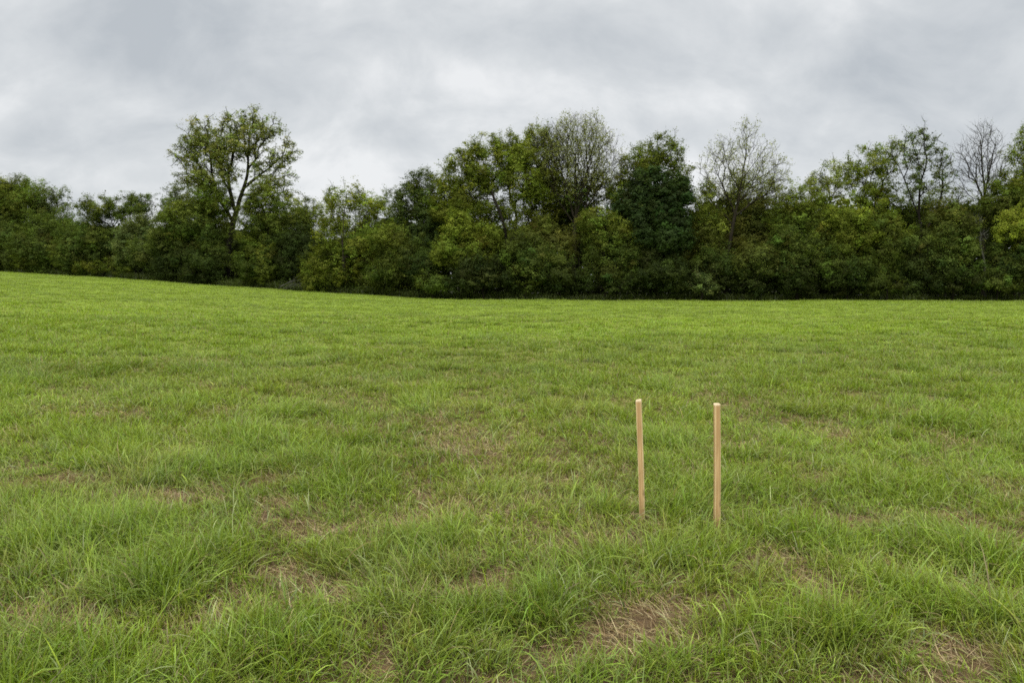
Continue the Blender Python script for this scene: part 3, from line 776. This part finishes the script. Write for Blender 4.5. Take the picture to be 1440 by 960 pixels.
# ------------------------------------------------------------------ the two stakes
def wood_material(name, c1, c2):
    m, nt, N, L = nodes(name)
    tc = N.new('ShaderNodeTexCoord'); mp = N.new('ShaderNodeMapping'); mp.inputs['Scale'].default_value = (55, 55, 2.2)
    n = N.new('ShaderNodeTexNoise'); n.inputs['Scale'].default_value = 1.6; n.inputs['Detail'].default_value = 5; n.inputs['Distortion'].default_value = .6
    r = N.new('ShaderNodeValToRGB')
    r.color_ramp.elements[0].position = .3; r.color_ramp.elements[0].color = (*c1, 1)
    r.color_ramp.elements[1].position = .72; r.color_ramp.elements[1].color = (*c2, 1)
    n2 = N.new('ShaderNodeTexNoise'); n2.inputs['Scale'].default_value = 5; n2.inputs['Detail'].default_value = 2
    mr = N.new('ShaderNodeMapRange'); mr.inputs['To Min'].default_value = .78; mr.inputs['To Max'].default_value = 1.18
    mul = N.new('ShaderNodeMix'); mul.data_type = 'RGBA'; mul.blend_type = 'MULTIPLY'; mul.inputs['Factor'].default_value = 1
    b = N.new('ShaderNodeBump'); b.inputs['Strength'].default_value = .3; b.inputs['Distance'].default_value = .002
    p = N.new('ShaderNodeBsdfPrincipled'); p.inputs['Roughness'].default_value = .7; p.inputs['Specular IOR Level'].default_value = .25
    o = N.new('ShaderNodeOutputMaterial')
    L.new(tc.outputs['Object'], mp.inputs[0]); L.new(mp.outputs[0], n.inputs['Vector']); L.new(tc.outputs['Object'], n2.inputs['Vector'])
    L.new(n.outputs['Fac'], r.inputs[0]); L.new(n2.outputs['Fac'], mr.inputs['Value'])
    sz = N.new('ShaderNodeSeparateXYZ'); L.new(tc.outputs['Object'], sz.inputs[0])
    dirt = N.new('ShaderNodeMapRange'); dirt.inputs['From Min'].default_value = .0; dirt.inputs['From Max'].default_value = .16
    dirt.inputs['To Min'].default_value = .55; dirt.inputs['To Max'].default_value = 1.0; L.new(sz.outputs['Z'], dirt.inputs['Value'])
    mp3 = N.new('ShaderNodeMapping'); mp3.inputs['Scale'].default_value = (14, 14, 6); L.new(tc.outputs['Object'], mp3.inputs[0])
    kn = N.new('ShaderNodeTexVoronoi'); kn.inputs['Scale'].default_value = 1.0; L.new(mp3.outputs[0], kn.inputs['Vector'])
    km = N.new('ShaderNodeMapRange'); km.inputs['From Min'].default_value = .05; km.inputs['From Max'].default_value = .22
    km.inputs['To Min'].default_value = .5; km.inputs['To Max'].default_value = 1.0; L.new(kn.outputs['Distance'], km.inputs['Value'])
    mm = N.new('ShaderNodeMath'); mm.operation = 'MULTIPLY'; L.new(dirt.outputs[0], mm.inputs[0]); L.new(km.outputs[0], mm.inputs[1])
    mm2 = N.new('ShaderNodeMath'); mm2.operation = 'MULTIPLY'; L.new(mm.outputs[0], mm2.inputs[0]); L.new(mr.outputs[0], mm2.inputs[1])
    L.new(r.outputs[0], mul.inputs[6]); L.new(mm2.outputs[0], mul.inputs[7]); L.new(mul.outputs[2], p.inputs['Base Color'])
    L.new(n.outputs['Fac'], b.inputs['Height']); L.new(b.outputs[0], p.inputs['Normal']); L.new(p.outputs[0], o.inputs['Surface'])
    return m
M_WOOD = wood_material('raw_pine', (.39, .235, .095), (.59, .40, .19))
M_ARRIS = wood_material('pale_wood', (.52, .37, .17), (.68, .52, .28))  # paler wood for the arrises and the right-hand face
M_END = wood_material('sawn_end_grain', (.50, .37, .21), (.72, .57, .38))

def stake(label, px, base_py, top_py, top_px, w, rot, peak, slant):
    """square sawn batten: rounded arrises, slightly bowed, with a rough sawn top"""
    x, y = gpt(px, base_py)
    z0 = float(ground_z(x, y))
    topw = at(top_px, top_py, y)
    h = topw[2] - z0
    lean = math.atan2(topw[0] - x, h)
    r = np.random.default_rng(int(px))
    c = w * .13; a = w / 2
    ring = np.array([(-a + c, -a), (a - c, -a), (a, -a + c), (a, a - c), (a - c, a), (-a + c, a), (-a, a - c), (-a, -a + c)])
    zs = np.concatenate([[-.18], np.linspace(0, h - .012, 12), [h]])
    V = []
    for i, zz in enumerate(zs):
        bow = .0025 * math.sin(max(zz, 0) / h * math.pi)
        q = ring * (1 + .012 * r.normal()) if i < len(zs) - 1 else ring * .97
        zt = zz + (q[:, 0] * slant + peak * (1 - np.abs(q[:, 0]) / a) if i == len(zs) - 1 else 0 * q[:, 0])
        V.append(np.stack([q[:, 0] + bow, q[:, 1], zt], -1))
    nr = len(zs); V = np.concatenate(V)
    V = np.concatenate([V, [[0, 0, h + peak * .9]]])
    F4, T = [], []; mi = []
    for i in range(nr - 1):
        for k in range(8):
            F4.append((i * 8 + k, i * 8 + (k + 1) % 8, (i + 1) * 8 + (k + 1) % 8, (i + 1) * 8 + k))
            mi.append(2 if i == nr - 2 else (1 if k % 2 else 0) if k != 2 else 1)
    for k in range(8): T.append(((nr - 1) * 8 + k, (nr - 1) * 8 + (k + 1) % 8, nr * 8)); mi.append(2)
    o = build_mesh('wooden_stake', V, [np.array(F4), np.array(T)], [M_WOOD, M_ARRIS, M_END], smooth=False, mat_idx=mi)
    o.location = (x, y, z0)
    o.rotation_euler = (0, lean, rot)
    tag(o, label, 'stake', 'wooden stakes standing in the field')
stake('square pine stake leaning slightly, with ragged pale top, left of the two', 903, 737, 562, 898, .0365, math.radians(-14), .004, .15)
stake('upright square pine stake nearer the viewer, right of the two', 1008, 749, 567, 1008, .0365, math.radians(4), .001, -.05)

# ------------------------------------------------------------------ overcast sky
def make_world():
    w = bpy.data.worlds.new('World'); scene.world = w; w.use_nodes = True
    nt = w.node_tree; N, L = nt.nodes, nt.links; N.clear()
    out = N.new('ShaderNodeOutputWorld')
    sky = N.new('ShaderNodeTexSky'); sky.sky_type = 'NISHITA'; sky.sun_disc = False
    sky.sun_elevation = math.radians(52); sky.sun_rotation = math.radians(200)
    b1 = N.new('ShaderNodeBackground'); b1.inputs['Strength'].default_value = .1
    L.new(sky.outputs[0], b1.inputs['Color'])
    tc = N.new('ShaderNodeTexCoord'); sep = N.new('ShaderNodeSeparateXYZ'); L.new(tc.outputs['Generated'], sep.inputs[0])
    def math_(op, a, b=None, c=None, clamp=False):
        n = N.new('ShaderNodeMath'); n.operation = op; n.use_clamp = clamp
        for i, v in enumerate((a, b, c)):
            if v is None: continue
            if isinstance(v, (int, float)): n.inputs[i].default_value = v
            else: L.new(v, n.inputs[i])
        return n.outputs[0]
    zc = math_('MAXIMUM', sep.outputs['Z'], 0.0)
    den = math_('ADD', zc, .80)
    u = math_('DIVIDE', sep.outputs['X'], den); v = math_('DIVIDE', sep.outputs['Y'], den)
    def noise(su, sv, ou, ov, scale, det, rough, dist=0):
        cb = N.new('ShaderNodeCombineXYZ')
        L.new(math_('MULTIPLY_ADD', u, su, ou), cb.inputs[0]); L.new(math_('MULTIPLY_ADD', v, sv, ov), cb.inputs[1])
        n = N.new('ShaderNodeTexNoise'); n.inputs['Scale'].default_value = scale; n.inputs['Detail'].default_value = det
        n.inputs['Roughness'].default_value = rough; n.inputs['Distortion'].default_value = dist
        L.new(cb.outputs[0], n.inputs['Vector']); return n.outputs['Fac']
    n1 = noise(1, 1.25, 5.2, 2.9, 2.9, 9, .54, .25)
    n2 = noise(1, 1.35, 9.1, 4.2, 7.5, 8, .58, .35)
    t = math_('ADD', math_('MULTIPLY_ADD', n1, 1.35, -.33), math_('MULTIPLY_ADD', n2, .95, -.345))
    # broad darker and brighter banks of cloud, by direction
    def bank(px, py, sx, sy, amp):
        d = at(px, py, 1.0) - np.array((0, 0, EYE)); d /= np.linalg.norm(d)
        az = d[0] / d[1]; el = d[2]
        a = math_('DIVIDE', sep.outputs['X'], math_('MAXIMUM', sep.outputs['Y'], .05))
        qa = math_('POWER', math_('ABSOLUTE', math_('DIVIDE', math_('SUBTRACT', a, float(az)), sx)), 2)
        qe = math_('POWER', math_('ABSOLUTE', math_('DIVIDE', math_('SUBTRACT', sep.outputs['Z'], float(el)), sy)), 2)
        e = math_('POWER', 2.718, math_('MULTIPLY', math_('ADD', qa, qe), -1.0))
        return math_('MULTIPLY', e, 1.5 * amp)
    for args in ((1290, 40, .28, .05, -.05), (350, 225, .45, .04, .08), (1150, 215, .35, .03, .05), (190, 60, .22, .05, -.06), (300, 115, .12, .03, -.06), (60, 195, .12, .022, -.08), (560, 200, .10, .02, -.07), (800, 60, .30, .05, -.07), (1330, 75, .16, .045, -.12),
                 (660, 105, .14, .03, .13), (190, 130, .07, .02, .09), (700, 170, .45, .05, .05), (960, 140, .16, .03, .07), (1100, 90, .07, .02, .07), (460, 150, .06, .03, .05), (1200, 160, .15, .03, .04), (300, 250, .3, .03, .03)):
        t = math_('ADD', t, bank(*args))
    ramp = N.new('ShaderNodeValToRGB')
    e = ramp.color_ramp.elements
    e[0].position = .12; e[0].color = (.515, .552, .588, 1)
    e[1].position = .72; e[1].color = (.87, .885, .895, 1)
    mid = e.new(.50); mid.color = (.705, .732, .752, 1)
    L.new(t, ramp.inputs[0])
    # an overcast sky is brighter overhead than at the horizon
    mr = N.new('ShaderNodeMapRange'); mr.interpolation_type = 'SMOOTHSTEP'
    mr.inputs['From Min'].default_value = .37; mr.inputs['From Max'].default_value = .85
    mr.inputs['To Min'].default_value = 1.0; mr.inputs['To Max'].default_value = 4.0
    L.new(sep.outputs['Z'], mr.inputs['Value'])
    b2 = N.new('ShaderNodeBackground'); L.new(ramp.outputs[0], b2.inputs['Color']); L.new(mr.outputs[0], b2.inputs['Strength'])
    mix = N.new('ShaderNodeMixShader'); mix.inputs[0].default_value = .95
    L.new(b1.outputs[0], mix.inputs[1]); L.new(b2.outputs[0], mix.inputs[2]); L.new(mix.outputs[0], out.inputs['Surface'])
make_world()

sun = bpy.data.lights.new('sun', 'SUN'); sun.energy = 1.9; sun.angle = math.radians(35); sun.color = (1, .97, .92)
so = bpy.data.objects.new('sun', sun); C.objects.link(so)
el, az = math.radians(52), math.radians(200)
sd = Vector((math.sin(az) * math.cos(el), math.cos(az) * math.cos(el), math.sin(el)))
so.rotation_euler = (-sd).to_track_quat('-Z', 'Y').to_euler(); so.location = (0, -5, 30)

cam = bpy.data.cameras.new('camera'); cam.lens = 26; cam.sensor_width = 36; cam.clip_start = .05; cam.clip_end = 4000
co = bpy.data.objects.new('camera', cam); C.objects.link(co)
co.location = (0, 0, EYE); co.rotation_euler = (math.pi / 2 - PITCH, 0, 0)
scene.camera = co

scene.view_settings.view_transform = 'Standard'; scene.view_settings.look = 'None'
scene.view_settings.exposure = 0; scene.view_settings.gamma = 1
scene.cycles.use_denoising = False
scene.cycles.filter_width = 1.7
scene.cycles.max_bounces = 8; scene.cycles.diffuse_bounces = 4; scene.cycles.transmission_bounces = 4
